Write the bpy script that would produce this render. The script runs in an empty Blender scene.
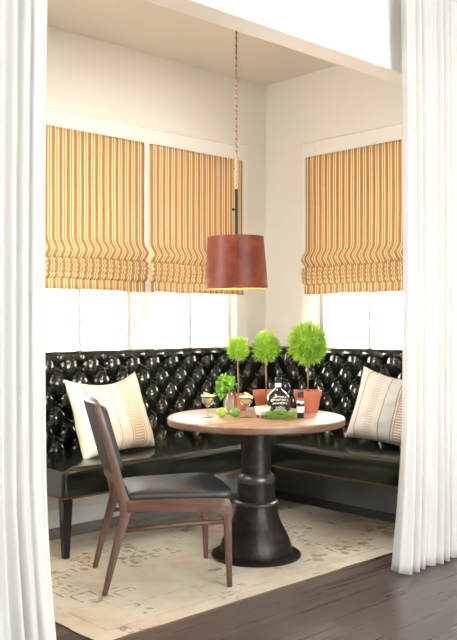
import bpy, bmesh, math, random
from mathutils import Vector, Matrix, noise
random.seed(7)
PI = math.pi
scn = bpy.context.scene
COL = scn.collection

# ------------------------------------------------------------------ camera
cam_d = bpy.data.cameras.new('camera')
cam = bpy.data.objects.new('camera', cam_d)
COL.objects.link(cam)
cam.location = (0, 0, 1.27)
cam.rotation_euler = (PI / 2, 0, math.radians(46.78) - PI / 2)
cam_d.sensor_fit = 'VERTICAL'
cam_d.sensor_height = 36
cam_d.lens = 840.85 / 640 * 36
cam_d.shift_y = 3.05 / 640
cam_d.clip_start = 0.05
scn.camera = cam

# ------------------------------------------------------------------ world and exposure
WORLD = 12.0
w = bpy.data.worlds.new('world'); scn.world = w
w.use_nodes = True
w.node_tree.nodes['Background'].inputs[0].default_value = (1.0, 0.99, 0.975, 1)
w.node_tree.nodes['Background'].inputs[1].default_value = WORLD
scn.view_settings.view_transform = 'Standard'
scn.view_settings.look = 'None'
scn.view_settings.gamma = 1
scn.view_settings.use_curve_mapping = False
scn.view_settings.exposure = 0.97


def area(name, loc, rot, sx, sy, power, color=(1, .97, .93), portal=False):
    l = bpy.data.lights.new(name, 'AREA')
    l.shape = 'RECTANGLE'; l.size = sx; l.size_y = sy; l.energy = power; l.color = color
    if portal: l.cycles.is_portal = True
    o = bpy.data.objects.new(name, l); COL.objects.link(o)
    o.location = loc; o.rotation_euler = rot
    return o


# room constants -----------------------------------------------------
YB, XR = 4.544, 4.671          # back wall, right wall of the nook
XL = 1.45                      # left wall of the nook
HC = 3.106                     # nook ceiling
YH, YHI, ZH = 2.62, 2.756, 2.60   # header faces and soffit height
RX0, RX1, RY0, RZ = -2.2, 6.6, -2.6, 3.3   # front room
WT = 0.16
# windows: centre along wall, half width, z0, z1
WIN_B = [(3.01, .395), (3.945, .395)]
WIN_L_ADDED = (3.62, .32)           # unseen window added in the nook's left wall to brighten it
WIN_R = (3.60, .44)
WZ0, WZ1 = 1.05, 2.49
# daylight coming in at the windows
for i, (c, hw) in enumerate(WIN_B):
    area('window_light', (c, YB + WT + .03, (WZ0 + WZ1) / 2), (-PI / 2, 0, 0), hw * 2, WZ1 - WZ0, 1, portal=True)
area('window_light', (XR + WT + .03, WIN_R[0], (WZ0 + WZ1) / 2), (0, PI / 2, 0), WZ1 - WZ0, WIN_R[1] * 2, 1, portal=True)
# front room window openings: rear wall and left wall
FW_R = (.5, 3.5, 1.0, 2.6)
FW_L = (-1.6, .6, .9, 2.6)
area('window_light', ((FW_R[0] + FW_R[1]) / 2, RY0 - WT - .03, (FW_R[2] + FW_R[3]) / 2), (PI / 2, 0, 0), FW_R[1] - FW_R[0], FW_R[3] - FW_R[2], 1, portal=True)
area('window_light', (XL - WT - .03, WIN_L_ADDED[0], (WZ0 + WZ1) / 2), (0, -PI / 2, 0), WZ1 - WZ0, WIN_L_ADDED[1] * 2, 1, portal=True)  # portal of the added left window


# ------------------------------------------------------------------ material helpers
class NT:
    def __init__(s, name):
        s.m = bpy.data.materials.new(name); s.m.use_nodes = True
        s.t = s.m.node_tree; s.n = s.t.nodes; s.l = s.t.links
        s.b = s.n['Principled BSDF']; s.out = s.n['Material Output']

    def node(s, typ, **kw):
        n = s.n.new(typ)
        for k, v in kw.items():
            if k.startswith('i_'):
                key = k[2:]
                key = int(key) if key.isdigit() else key.replace('_', ' ')
                s.put(n.inputs[key], v)
            else:
                setattr(n, k, v)
        return n

    def put(s, inp, v):
        if isinstance(v, bpy.types.NodeSocket): s.l.new(v, inp)
        elif isinstance(v, (tuple, list)) and len(v) == 3 and inp.type == 'RGBA': inp.default_value = (*v, 1)
        else: inp.default_value = v

    def math(s, op, a, b=0.0, c=0.0, clamp=False):
        n = s.n.new('ShaderNodeMath'); n.operation = op; n.use_clamp = clamp
        s.put(n.inputs[0], a); s.put(n.inputs[1], b); s.put(n.inputs[2], c)
        return n.outputs[0]

    def mix(s, f, a, b, blend='MIX'):
        n = s.n.new('ShaderNodeMix'); n.data_type = 'RGBA'; n.blend_type = blend
        s.put(n.inputs[0], f); s.put(n.inputs[6], a); s.put(n.inputs[7], b)
        return n.outputs[2]

    def ramp(s, f, stops, interp='LINEAR'):
        n = s.n.new('ShaderNodeValToRGB'); n.color_ramp.interpolation = interp
        e = n.color_ramp.elements
        while len(e) < len(stops): e.new(.5)
        for i, (p, c) in enumerate(stops):
            e[i].position = p; e[i].color = (*c, 1) if len(c) == 3 else c
        s.put(n.inputs[0], f)
        return n.outputs[0]

    def coord(s, kind='Object', scale=(1, 1, 1), rot=(0, 0, 0), loc=(0, 0, 0)):
        tc = s.n.new('ShaderNodeTexCoord'); mp = s.n.new('ShaderNodeMapping')
        mp.inputs['Scale'].default_value = scale; mp.inputs['Rotation'].default_value = rot; mp.inputs['Location'].default_value = loc
        s.l.new(tc.outputs[kind], mp.inputs[0])
        return mp.outputs[0]

    def noise(s, vec, scale=5, detail=4, rough=.5, dist=0):
        n = s.node('ShaderNodeTexNoise', i_Vector=vec, i_Scale=scale, i_Detail=detail, i_Roughness=rough, i_Distortion=dist)
        return n.outputs[0]

    def xyz(s, vec):
        n = s.n.new('ShaderNodeSeparateXYZ'); s.l.new(vec, n.inputs[0]); return n.outputs

    def bump(s, h, strength=.2, dist=.002):
        n = s.node('ShaderNodeBump', i_Strength=strength, i_Distance=dist, i_Height=h)
        s.l.new(n.outputs[0], s.b.inputs['Normal'])

    def set(s, **kw):
        for k, v in kw.items(): s.put(s.b.inputs[k.replace('_', ' ')], v)
        return s.m


def simple(name, col, rough=.5, metal=0., var=.06, scale=20, bump=0., spec=.5, **kw):
    t = NT(name); v = t.coord()
    n = t.noise(v, scale, 4)
    lo = tuple(max(0, c * (1 - var)) for c in col); hi = tuple(min(1, c * (1 + var)) for c in col)
    t.set(Base_Color=t.mix(n, lo, hi), Roughness=rough, Metallic=metal, Specular_IOR_Level=spec, **kw)
    if bump: t.bump(n, bump)
    return t.m


def fabric_translucent(name, colsock_fn, trans=.4, rough=.9):
    t = NT(name)
    c = colsock_fn(t)
    d = t.node('ShaderNodeBsdfDiffuse'); t.put(d.inputs[0], c)
    tr = t.node('ShaderNodeBsdfTranslucent'); t.put(tr.inputs[0], c)
    mx = t.node('ShaderNodeMixShader', i_0=trans); t.l.new(d.outputs[0], mx.inputs[1]); t.l.new(tr.outputs[0], mx.inputs[2])
    t.l.new(mx.outputs[0], t.out.inputs[0])
    return t.m


M = {}
M['wall'] = simple('cream wall paint', (.86, .81, .72), .7, var=.012, scale=3)
M['ceiling'] = simple('warm ceiling paint', (.82, .77, .67), .8, var=.012, scale=3)
M['front'] = simple('white wall paint', (.86, .85, .82), .7, var=.01, scale=3)
M['trim'] = simple('cream gloss trim paint', (.88, .85, .78), .35, var=.01, scale=8)
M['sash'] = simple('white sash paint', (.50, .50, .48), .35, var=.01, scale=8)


def leather_mat(name, col, rough, coat=.3):
    t = NT(name); v = t.coord()
    n = t.noise(v, 9, 5, .6); g = t.node('ShaderNodeTexVoronoi', i_Vector=v, i_Scale=420).outputs[0]
    t.set(Base_Color=t.mix(n, tuple(c * .6 for c in col), tuple(c * 1.5 for c in col)), Roughness=t.math('MULTIPLY_ADD', n, .12, rough - .06),
          Coat_Weight=coat, Coat_Roughness=.08)
    hh = t.math('ADD', t.math('MULTIPLY', g, .15), t.noise(v, 16, 3, .5, .8))
    t.bump(hh, .22, .003)
    return t.m


M['leather'] = leather_mat('black green tufted leather', (.006, .009, .004), .14, .5)
M['seat_leather'] = leather_mat('black green seat leather', (.006, .010, .005), .20, .3)
M['chair_leather'] = leather_mat('black chair leather', (.006, .007, .010), .52, .0)
M['chair_leather'].node_tree.nodes['Principled BSDF'].inputs['Specular IOR Level'].default_value = .9
M['black_wood'] = simple('black lacquered wood', (.008, .008, .009), .25)
M['brass'] = simple('aged brass', (.30, .19, .08), .4, 1.)


def wood(name, c1, c2, c3, axis_scale, rough=.4, ring=9):
    t = NT(name); v = t.coord(scale=axis_scale)
    n1 = t.noise(v, ring, 6, .6, .6); n2 = t.noise(v, ring * 5, 4, .6)
    c = t.ramp(n1, [(.3, c1), (.52, c2), (.72, c3)])
    c = t.mix(t.math('MULTIPLY', n2, .45), c, tuple(x * .6 for x in c1))
    t.set(Base_Color=c, Roughness=rough); t.bump(n2, .15, .001)
    return t.m


M['walnut'] = wood('walnut chair frame', (.07, .032, .020), (.13, .064, .042), (.19, .10, .068), (6, 6, .7), .38, 6)
M['walnut_rail'] = wood('walnut rail', (.075, .034, .021), (.14, .068, .044), (.20, .105, .07), (.7, 6, 6), .38, 6)
M['tabletop'] = wood('waxed oak tabletop', (.30, .18, .10), (.42, .28, .17), (.54, .40, .27), (.9, 7, 7), .37, 4)
M['tabletop_edge'] = wood('tabletop edge wood', (.10, .045, .024), (.16, .08, .045), (.23, .12, .07), (1, 1, 9), .45, 4)


def floor_mat():
    t = NT('dark walnut plank floor'); v = t.coord()
    br = t.node('ShaderNodeTexBrick', i_Vector=v, i_Scale=1.0, i_Mortar_Size=.0022, i_Mortar_Smooth=.3, i_Bias=0., i_Brick_Width=1.7, i_Row_Height=.155, offset=.37)
    br.inputs['Color1'].default_value = (0, 0, 0, 1); br.inputs['Color2'].default_value = (1, 1, 1, 1); br.inputs['Mortar'].default_value = (.5, .5, .5, 1)
    g = t.noise(t.coord(scale=(.45, 9, 1)), 3, 5, .55, .4)
    g2 = t.noise(t.coord(scale=(.6, 3.5, 1)), 2, 3, .5, .4)
    f = t.math('ADD', t.math('MULTIPLY', br.outputs[0], .34), t.math('ADD', t.math('MULTIPLY_ADD', g, .36, .1), t.math('MULTIPLY', g2, .35)))
    c = t.ramp(f, [(.2, (.045, .034, .028)), (.55, (.10, .078, .066)), (.85, (.18, .145, .125))])
    c = t.mix(br.outputs[1], c, (.018, .012, .01))
    t.set(Base_Color=c, Roughness=t.math('MULTIPLY_ADD', g, .06, .25))
    t.bump(t.math('SUBTRACT', t.math('MULTIPLY', g, .08), br.outputs[1]), .3, .003)
    return t.m


M['floor'] = floor_mat()


def rug_mat():
    t = NT('faded antique rug'); v = t.coord(); X = t.xyz(v)
    big = t.noise(v, 2.2, 4, .6); mid = t.noise(v, 9, 5, .65); fine = t.noise(v, 90, 3, .6)
    base = t.ramp(big, [(.3, (.64, .56, .41)), (.5, (.76, .69, .55)), (.7, (.83, .78, .67))])
    base = t.mix(t.math('MULTIPLY', mid, .5), base, (.82, .77, .65))
    ax = t.math('ABSOLUTE', X[0]); ay = t.math('ABSOLUTE', X[1])
    ex = t.math('SUBTRACT', 1.245, ax); ey = t.math('SUBTRACT', .7525, ay)
    ed = t.math('MINIMUM', ex, ey)
    # border band
    inb = t.math('MULTIPLY', t.math('GREATER_THAN', ed, .10), t.math('LESS_THAN', ed, .30))
    # angular motif: chebychev voronoi edges
    wv = t.node('ShaderNodeTexVoronoi', i_Vector=v, i_Scale=8.5, feature='F1', distance='CHEBYCHEV')
    ring = t.math('LESS_THAN', t.math('ABSOLUTE', t.math('SUBTRACT', t.math('FRACT', t.math('MULTIPLY', wv.outputs[0], 3.2)), .5)), .16)
    m1 = t.math('GREATER_THAN', t.noise(v, 2.4, 3, .6), .535)
    m2 = t.math('GREATER_THAN', t.noise(v, 26, 3, .6), .46)
    msk = t.math('MULTIPLY', t.math('MULTIPLY', ring, m1), m2)
    tanp = t.math('MULTIPLY', t.math('SUBTRACT', t.noise(t.coord(loc=(7, 4, 0)), 5, 5, .7), .52), 6., clamp=True)
    base = t.mix(t.math('MULTIPLY', tanp, .38), base, (.50, .37, .19))
    base = t.mix(t.math('MULTIPLY', msk, .6), base, (.20, .14, .07))
    # tan motif blocks, stronger in the border
    bv = t.node('ShaderNodeTexVoronoi', i_Vector=v, i_Scale=9, feature='F1', distance='MANHATTAN')
    blk = t.math('MULTIPLY', t.math('MULTIPLY', t.math('SUBTRACT', .62, t.math('ADD', bv.outputs[0], t.math('MULTIPLY', t.noise(v, 14, 4, .7), .25))), 5., clamp=True), inb)
    m3 = t.math('SMOOTH_MIN', t.math('MULTIPLY', t.math('GREATER_THAN', t.noise(v, 4.1, 3, .6), .47), 1.), 1., .1)
    # the tan dye has survived towards the right hand end of the rug
    side = t.math('MULTIPLY_ADD', X[0], .7, .65, clamp=True)
    base = t.mix(t.math('MULTIPLY', t.math('MULTIPLY', blk, m3), t.math('MULTIPLY', side, .85)), base, (.42, .25, .11))
    ln = t.math('LESS_THAN', t.math('ABSOLUTE', t.math('SUBTRACT', ed, .10)), .006)
    ln2 = t.math('LESS_THAN', t.math('ABSOLUTE', t.math('SUBTRACT', ed, .30)), .005)
    base = t.mix(t.math('MULTIPLY', t.math('MULTIPLY', t.math('ADD', ln, ln2, clamp=True), m2), .25), base, (.28, .18, .09))
    # pink faded patches
    pk = t.math('MULTIPLY', t.math('SUBTRACT', t.noise(t.coord(loc=(3, 1, 0)), 2.6, 3), .56), 3., clamp=True)
    base = t.mix(t.math('MULTIPLY', pk, .55), base, (.62, .30, .20))
    base = t.mix(t.math('MULTIPLY', fine, .2), base, (.42, .34, .22))
    t.set(Base_Color=base, Roughness=.95, Specular_IOR_Level=.1)
    t.bump(t.math('ADD', fine, mid), .4, .004)
    return t.m


M['rug'] = rug_mat()


def stripe_cols(t):
    v = t.coord(); X = t.xyz(v)
    # stripes run down the cloth; period 53 mm along the width
    jit = t.math('MULTIPLY', t.noise(v, 6, 2), .02)
    f = t.math('FRACT', t.math('ADD', t.math('MULTIPLY', X[0], 1 / .053), jit))
    A, B, Cc, D = (.50, .245, .065), (.93, .80, .57), (.42, .28, .125), (.60, .38, .16)
    c = t.ramp(f, [(0, A), (.30, A), (.35, B), (.44, B), (.49, D), (.58, Cc), (.66, D), (.71, B), (.80, B), (.86, D), (.97, A)])
    wv = t.noise(t.coord(scale=(1, 1, 1)), 160, 2)
    return t.mix(t.math('MULTIPLY', wv, .3), c, (.80, .60, .34))


M['blind'] = fabric_translucent('ochre striped linen', stripe_cols, .16)
M['curtain'] = fabric_translucent('white sheer linen', lambda t: t.mix(t.noise(t.coord(scale=(40, 40, 1)), 4, 3), (.84, .84, .83), (.89, .89, .88)), .48)


def glass_mat(name, tint=(1, 1, 1), base_refl=1.0):
    t = NT(name)
    tr = t.node('ShaderNodeBsdfTransparent'); t.put(tr.inputs[0], tint)
    gl = t.node('ShaderNodeBsdfGlossy'); gl.inputs['Roughness'].default_value = .03
    fr = t.node('ShaderNodeFresnel', i_IOR=1.45)
    mx = t.node('ShaderNodeMixShader'); t.l.new(t.math('MULTIPLY', fr.outputs[0], base_refl), mx.inputs[0])
    t.l.new(tr.outputs[0], mx.inputs[1]); t.l.new(gl.outputs[0], mx.inputs[2]); t.l.new(mx.outputs[0], t.out.inputs[0])
    return t.m


M['pane'] = glass_mat('window glass', (.98, .99, .98))
M['drink_glass'] = glass_mat('clear drinking glass', (.97, .98, .97), .7)


def shade_mat():
    t = NT('cognac leather shade'); v = t.coord()
    n = t.noise(v, 7, 5, .6, 1.2); n2 = t.noise(v, 60, 3)
    c = t.ramp(n, [(.3, (.11, .020, .009)), (.5, (.155, .031, .013)), (.7, (.215, .050, .020))])
    t.set(Base_Color=c, Roughness=.45, Specular_IOR_Level=.25); t.bump(t.math('ADD', n, t.math('MULTIPLY', n2, .2)), .25, .004)
    return t.m


M['shade'] = shade_mat()
M['shade_lining'] = simple('tan suede lining', (.55, .25, .09), .8)


def cord_mat():
    t = NT('twisted cord'); X = t.xyz(t.coord())
    f = t.math('FRACT', t.math('ADD', t.math('MULTIPLY', X[2], 28.), t.math('MULTIPLY', X[0], 90.)))
    c = t.ramp(f, [(0, (.22, .05, .03)), (.5, (.22, .05, .03)), (.56, (.62, .48, .34)), (.95, (.5, .36, .22))])
    t.set(Base_Color=c, Roughness=.8)
    return t.m


M['cord'] = cord_mat()
M['rope'] = simple('frayed jute rope', (.66, .47, .32), .9, var=.3, scale=90, bump=.4)
M['black_metal'] = simple('blackened metal', (.012, .011, .010), .35, .6)


def iron():
    t = NT('aged cast iron'); v = t.coord()
    n = t.noise(v, 12, 6, .65, .5); n2 = t.noise(t.coord(scale=(1, 1, .3)), 30, 4)
    c = t.ramp(n, [(.3, (.010, .008, .007)), (.55, (.022, .017, .015)), (.75, (.06, .048, .042))])
    t.set(Base_Color=c, Metallic=.55, Roughness=t.math('MULTIPLY_ADD', n2, .25, .28)); t.bump(t.math('ADD', n, n2), .5, .006)
    return t.m


M['iron'] = iron()
M['iron_worn'] = simple('worn bright iron', (.09, .078, .068), .35, .7, var=.4, scale=30, bump=.4)


def pillow_mat(name, cream, tan, ladder, cool):
    t = NT(name); v = t.coord(); X = t.xyz(v)
    # x across the pillow, -0.5..0.5 after scaling by its width .56
    u = t.math('ADD', t.math('MULTIPLY', X[0], 1 / .56), .5)
    wob = t.math('MULTIPLY', t.math('SUBTRACT', t.noise(v, 5, 2), .5), .015)
    u = t.math('ADD', u, wob)

    def band(a, b):
        return t.math('MULTIPLY', t.math('GREATER_THAN', u, a), t.math('LESS_THAN', u, b))
    rungs = t.math('GREATER_THAN', t.math('FRACT', t.math('MULTIPLY', X[2], 60.)), .45)
    c = cream
    c = t.mix(band(.44, .60), c, cool)
    for a, b in ((.11, .125), (.43, .445), (.59, .605), (.625, .637), (.765, .777), (.80, .815), (.90, .912)):
        c = t.mix(t.math('MULTIPLY', band(a, b), .85), c, tan)
    c = t.mix(t.math('MULTIPLY', t.math('MULTIPLY', band(.25, .35), rungs), .45), c, ladder)
    c = t.mix(t.math('MULTIPLY', t.math('MULTIPLY', band(.64, .762), rungs), .7), c, tan)
    c = t.mix(t.math('MULTIPLY', t.noise(v, 250, 2), .15), c, tan)
    t.set(Base_Color=c, Roughness=.95, Specular_IOR_Level=.1)
    t.bump(t.math('ADD', t.noise(v, 200, 3), t.math('MULTIPLY', t.noise(v, 9, 3), 2.)), .35, .004)
    return t.m


M['pillow'] = pillow_mat('cream striped woven cotton', (.88, .81, .67), (.55, .31, .14), (.66, .46, .26), (.88, .82, .69))
M['pillow2'] = pillow_mat('white striped woven cotton', (.88, .84, .78), (.48, .28, .15), (.66, .44, .34), (.80, .79, .77))
M['terracotta'] = simple('terracotta', (.42, .125, .06), .75, var=.15, scale=14, bump=.2)
M['soil'] = simple('potting soil', (.05, .03, .02), .95, var=.4, scale=80, bump=.8)
M['stem'] = simple('brown plant stem', (.20, .13, .06), .8, var=.2, scale=60)
M['foliage'] = simple('lime green cypress foliage', (.27, .50, .045), .5, var=.55, scale=14, Subsurface_Weight=.0)
M['herb'] = simple('bright green herb leaves', (.22, .50, .05), .5, var=.45, scale=30)
M['herb_dark'] = simple('green rosemary leaves', (.20, .46, .05), .5, var=.6, scale=40)
M['lime'] = simple('pale lime peel', (.30, .46, .04), .35, var=.2, scale=40, bump=.2)
M['lime_dark'] = simple('dark lime peel', (.10, .27, .03), .35, var=.2, scale=40, bump=.2)
M['lime_flesh'] = simple('lime flesh', (.62, .72, .25), .4, var=.2, scale=60)
M['lemon'] = simple('lemon slice', (.86, .62, .12), .4, var=.1, scale=60)
M['berry'] = simple('dark red berries', (.16, .02, .02), .3, var=.3, scale=60)
M['ceramic'] = simple('white glazed ceramic', (.85, .84, .80), .2, var=.01)
M['jug_glass'] = simple('dark jug glass', (.008, .008, .009), .08, var=.2, Coat_Weight=.5)
M['print_white'] = simple('white printed lettering', (.80, .78, .72), .5, var=.03)
M['print_grey'] = simple('grey printed emblem', (.36, .35, .32), .5, var=.3, scale=200)
M['label_paper'] = simple('white label paper', (.82, .81, .78), .6, var=.02)
M['red'] = simple('red label', (.62, .05, .04), .5, var=.05)
M['drink'] = simple('amber drink', (.90, .68, .38), .15, var=.1, Alpha=.5)
M['salt'] = simple('salted rim', (.85, .84, .80), .8, var=.05, scale=200)
M['jar_water'] = simple('copper tinted water with stems', (.80, .64, .50), .2, var=.35, scale=90, Alpha=.45)
M['brick_ext'] = None


def brick_mat():
    t = NT('pale red brick'); v = t.coord('Object', rot=(PI / 2, 0, 0))
    br = t.node('ShaderNodeTexBrick', i_Vector=v, i_Scale=1, i_Mortar_Size=.008, i_Brick_Width=.22, i_Row_Height=.075)
    br.inputs['Color1'].default_value = (.40, .22, .16, 1); br.inputs['Color2'].default_value = (.52, .33, .26, 1); br.inputs['Mortar'].default_value = (.6, .56, .5, 1)
    t.set(Base_Color=br.outputs[0], Roughness=.9)
    return t.m


M['brick_ext'] = brick_mat()
M['paving'] = simple('pale outdoor paving', (.75, .73, .70), .9, var=.05, scale=4)
M['bulb'] = simple('bulb glass', (.9, .85, .7), .3)
bb = M['bulb'].node_tree.nodes['Principled BSDF']
bb.inputs['Emission Color'].default_value = (1, .62, .28, 1); bb.inputs['Emission Strength'].default_value = 6


# ------------------------------------------------------------------ mesh helpers
def obj(name, bm, mat, parent=None, smooth=False, **props):
    me = bpy.data.meshes.new(name)
    bmesh.ops.recalc_face_normals(bm, faces=bm.faces)
    bm.to_mesh(me); bm.free()
    for mm in (mat if isinstance(mat, (list, tuple)) else [mat]): me.materials.append(mm)
    if smooth:
        for p in me.polygons: p.use_smooth = True
        if smooth != True:
            me.set_sharp_from_angle(angle=math.radians(smooth))
    o = bpy.data.objects.new(name, me); COL.objects.link(o)
    if parent is not None: o.parent = parent
    for k, v in props.items(): o[k] = v
    return o


def thing(name, label, cat, loc=(0, 0, 0), rz=0, group=None):
    o = bpy.data.objects.new(name, None); COL.objects.link(o)
    o.empty_display_size = .1
    o.location = loc; o.rotation_euler = (0, 0, rz)
    o['label'] = label; o['category'] = cat
    if group: o['group'] = group
    return o


def tag(o, label, cat, group=None):
    o['label'] = label; o['category'] = cat
    if group: o['group'] = group
    return o


def box(bm, x0, x1, y0, y1, z0, z1, bev=0, seg=2, mat=0):
    r = bmesh.ops.create_cube(bm, size=1)
    vs = r['verts']
    for v in vs:
        v.co = Vector(((x0 + x1) / 2 + v.co.x * (x1 - x0), (y0 + y1) / 2 + v.co.y * (y1 - y0), (z0 + z1) / 2 + v.co.z * (z1 - z0)))
    fs = set(f for v in vs for f in v.link_faces)
    for f in fs: f.material_index = mat
    if bev:
        es = list(set(e for v in vs for e in v.link_edges))
        bmesh.ops.bevel(bm, geom=es, offset=bev, segments=seg, profile=.5, affect='EDGES')
    return vs


def nbox(*a, **k):
    bm = bmesh.new(); box(bm, *a, **k); return bm


def lathe(bm, prof, seg=40, cx=0, cy=0, cz=0, mat=0, closed=False):
    rings = []
    for r, z in prof:
        if r < 1e-5: rings.append([bm.verts.new((cx, cy, cz + z))])
        else: rings.append([bm.verts.new((cx + r * math.cos(2 * PI * i / seg), cy + r * math.sin(2 * PI * i / seg), cz + z)) for i in range(seg)])
    pairs = list(zip(rings, rings[1:]))
    if closed: pairs.append((rings[-1], rings[0]))
    for a, b in pairs:
        for i in range(seg):
            j = (i + 1) % seg
            if len(a) == 1 and len(b) == 1: continue
            if len(a) == 1: f = bm.faces.new((a[0], b[i], b[j]))
            elif len(b) == 1: f = bm.faces.new((a[i], a[j], b[0]))
            else: f = bm.faces.new((a[i], a[j], b[j], b[i]))
            f.material_index = mat


def tube(bm, pts, rad, seg=8, mat=0, cap=True):
    pts = [Vector(p) for p in pts]
    rad = rad if isinstance(rad, (list, tuple)) else [rad] * len(pts)
    up = Vector((0, 0, 1)); rings = []
    for i, p in enumerate(pts):
        d = (pts[min(i + 1, len(pts) - 1)] - pts[max(i - 1, 0)]).normalized()
        a = d.cross(up)
        if a.length < 1e-3: a = d.cross(Vector((1, 0, 0)))
        a.normalize(); b = d.cross(a)
        rings.append([bm.verts.new(p + (a * math.cos(2 * PI * k / seg) + b * math.sin(2 * PI * k / seg)) * rad[i]) for k in range(seg)])
    for a, b in zip(rings, rings[1:]):
        for k in range(seg):
            f = bm.faces.new((a[k], a[(k + 1) % seg], b[(k + 1) % seg], b[k])); f.material_index = mat
    if cap:
        bm.faces.new(rings[0][::-1]).material_index = mat; bm.faces.new(rings[-1]).material_index = mat


def prism(bm, poly, y0, y1, bev=0, fn=None):
    """polygon in x-z extruded from y0 to y1"""
    a = [bm.verts.new((x, y0, z)) for x, z in poly]; b = [bm.verts.new((x, y1, z)) for x, z in poly]
    n = len(poly)
    fs = [bm.faces.new(a), bm.faces.new(b[::-1])]
    for i in range(n): bm.faces.new((a[i], b[i], b[(i + 1) % n], a[(i + 1) % n]))
    if bev:
        es = [e for f in fs for e in f.edges]
        bmesh.ops.bevel(bm, geom=es, offset=bev, segments=2, profile=.5, affect='EDGES')


def tapered(bm, x, y, z0, z1, s0, s1, bev=.003):
    vs = box(bm, x - .5, x + .5, y - .5, y + .5, z0, z1)
    for v in vs:
        s = s1 if v.co.z > (z0 + z1) / 2 else s0
        v.co.x = x + (v.co.x - x) * s; v.co.y = y + (v.co.y - y) * s
    bmesh.ops.bevel(bm, geom=list(set(e for v in vs for e in v.link_edges)), offset=bev, segments=1, affect='EDGES')


def sphere(bm, c, r, seg=14, sq=(1, 1, 1), mat=0):
    res = bmesh.ops.create_uvsphere(bm, u_segments=seg, v_segments=max(6, seg // 2 + 1), radius=1)
    for v in res['verts']: v.co = Vector((c[0] + v.co.x * r * sq[0], c[1] + v.co.y * r * sq[1], c[2] + v.co.z * r * sq[2]))
    for f in set(f for v in res['verts'] for f in v.link_faces): f.material_index = mat
    return res['verts']


def struct(name, bm, mat, parent=None, **k):
    o = obj(name, bm, mat, parent, **k)
    if parent is None: o['kind'] = 'structure'
    return o


# ------------------------------------------------------------------ room shell
def wall_with_holes(name, axis, c0, c1, a0, a1, z0, z1, holes, mat):
    """axis 'y': wall spans x a0..a1 with thickness y c0..c1; holes=(a_lo,a_hi,z_lo,z_hi)"""
    bm = bmesh.new()
    As = sorted({a0, a1, *[h[0] for h in holes], *[h[1] for h in holes]})
    for lo, hi in zip(As, As[1:]):
        hs = [h for h in holes if h[0] <= lo + 1e-6 and h[1] >= hi - 1e-6]
        segs = [(z0, z1)] if not hs else [(z0, hs[0][2]), (hs[0][3], z1)]
        for s0, s1 in segs:
            if s1 - s0 < 1e-4: continue
            if axis == 'y': box(bm, lo, hi, c0, c1, s0, s1)
            else: box(bm, c0, c1, lo, hi, s0, s1)
    bmesh.ops.remove_doubles(bm, verts=bm.verts, dist=1e-5)
    return struct(name, bm, mat)


bm = bmesh.new(); box(bm, RX0 - WT, RX1 + WT, RY0 - WT, YB + WT, -.12, 0); struct('floor', bm, M['floor'])
wall_with_holes('wall_back', 'y', YB, YB + WT, XL - WT, XR + WT, 0, RZ, [(c - h, c + h, WZ0, WZ1) for c, h in WIN_B], M['wall'])
wall_with_holes('wall_right', 'x', XR, XR + WT, YHI, YB, 0, RZ, [(WIN_R[0] - WIN_R[1], WIN_R[0] + WIN_R[1], WZ0, WZ1)], M['wall'])
wall_with_holes('wall_left', 'x', XL - WT, XL, YHI, YB, 0, RZ, [(WIN_L_ADDED[0] - WIN_L_ADDED[1], WIN_L_ADDED[0] + WIN_L_ADDED[1], WZ0, WZ1)], M['wall'])
bm = nbox(XL, XR, YHI, YB, HC, HC + .1); struct('ceiling', bm, M['ceiling'])
# front wall with the wide opening into the nook
bm = bmesh.new()
box(bm, RX0, XL, YH, YHI, 0, RZ); box(bm, XR, RX1, YH, YHI, 0, RZ); box(bm, XL, XR, YH, YHI - .004, ZH, RZ)
struct('wall_front', bm, M['front'])
bm = nbox(XL, XR, YH + .002, YHI, ZH - .004, HC); struct('trim_1', bm, M['trim'])
# front room
bm = nbox(RX0 - WT, RX1 + WT, RY0 - WT, YH, RZ, RZ + .1); struct('ceiling_front', bm, M['front'])
wall_with_holes('wall_rear', 'y', RY0 - WT, RY0, RX0 - WT, RX1 + WT, 0, RZ, [FW_R], M['front'])
bm = nbox(RX0 - WT, RX0, RY0, YHI, 0, RZ); struct('wall_side', bm, M['front'])
bm = nbox(RX1, RX1 + WT, RY0, YHI, 0, RZ); struct('wall_far_side', bm, M['front'])


def baseboard(name, x0, x1, y0, y1):
    bm = bmesh.new(); box(bm, x0, x1, y0, y1, 0, .11, .004, 1)
    struct(name, bm, M['trim'])


baseboard('baseboard_back', XL, XR - .016, YB - .016, YB)
baseboard('baseboard_right', XR - .016, XR, YHI, YB)
baseboard('baseboard_left', XL, XL + .016, YHI, YB - .016)


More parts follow.
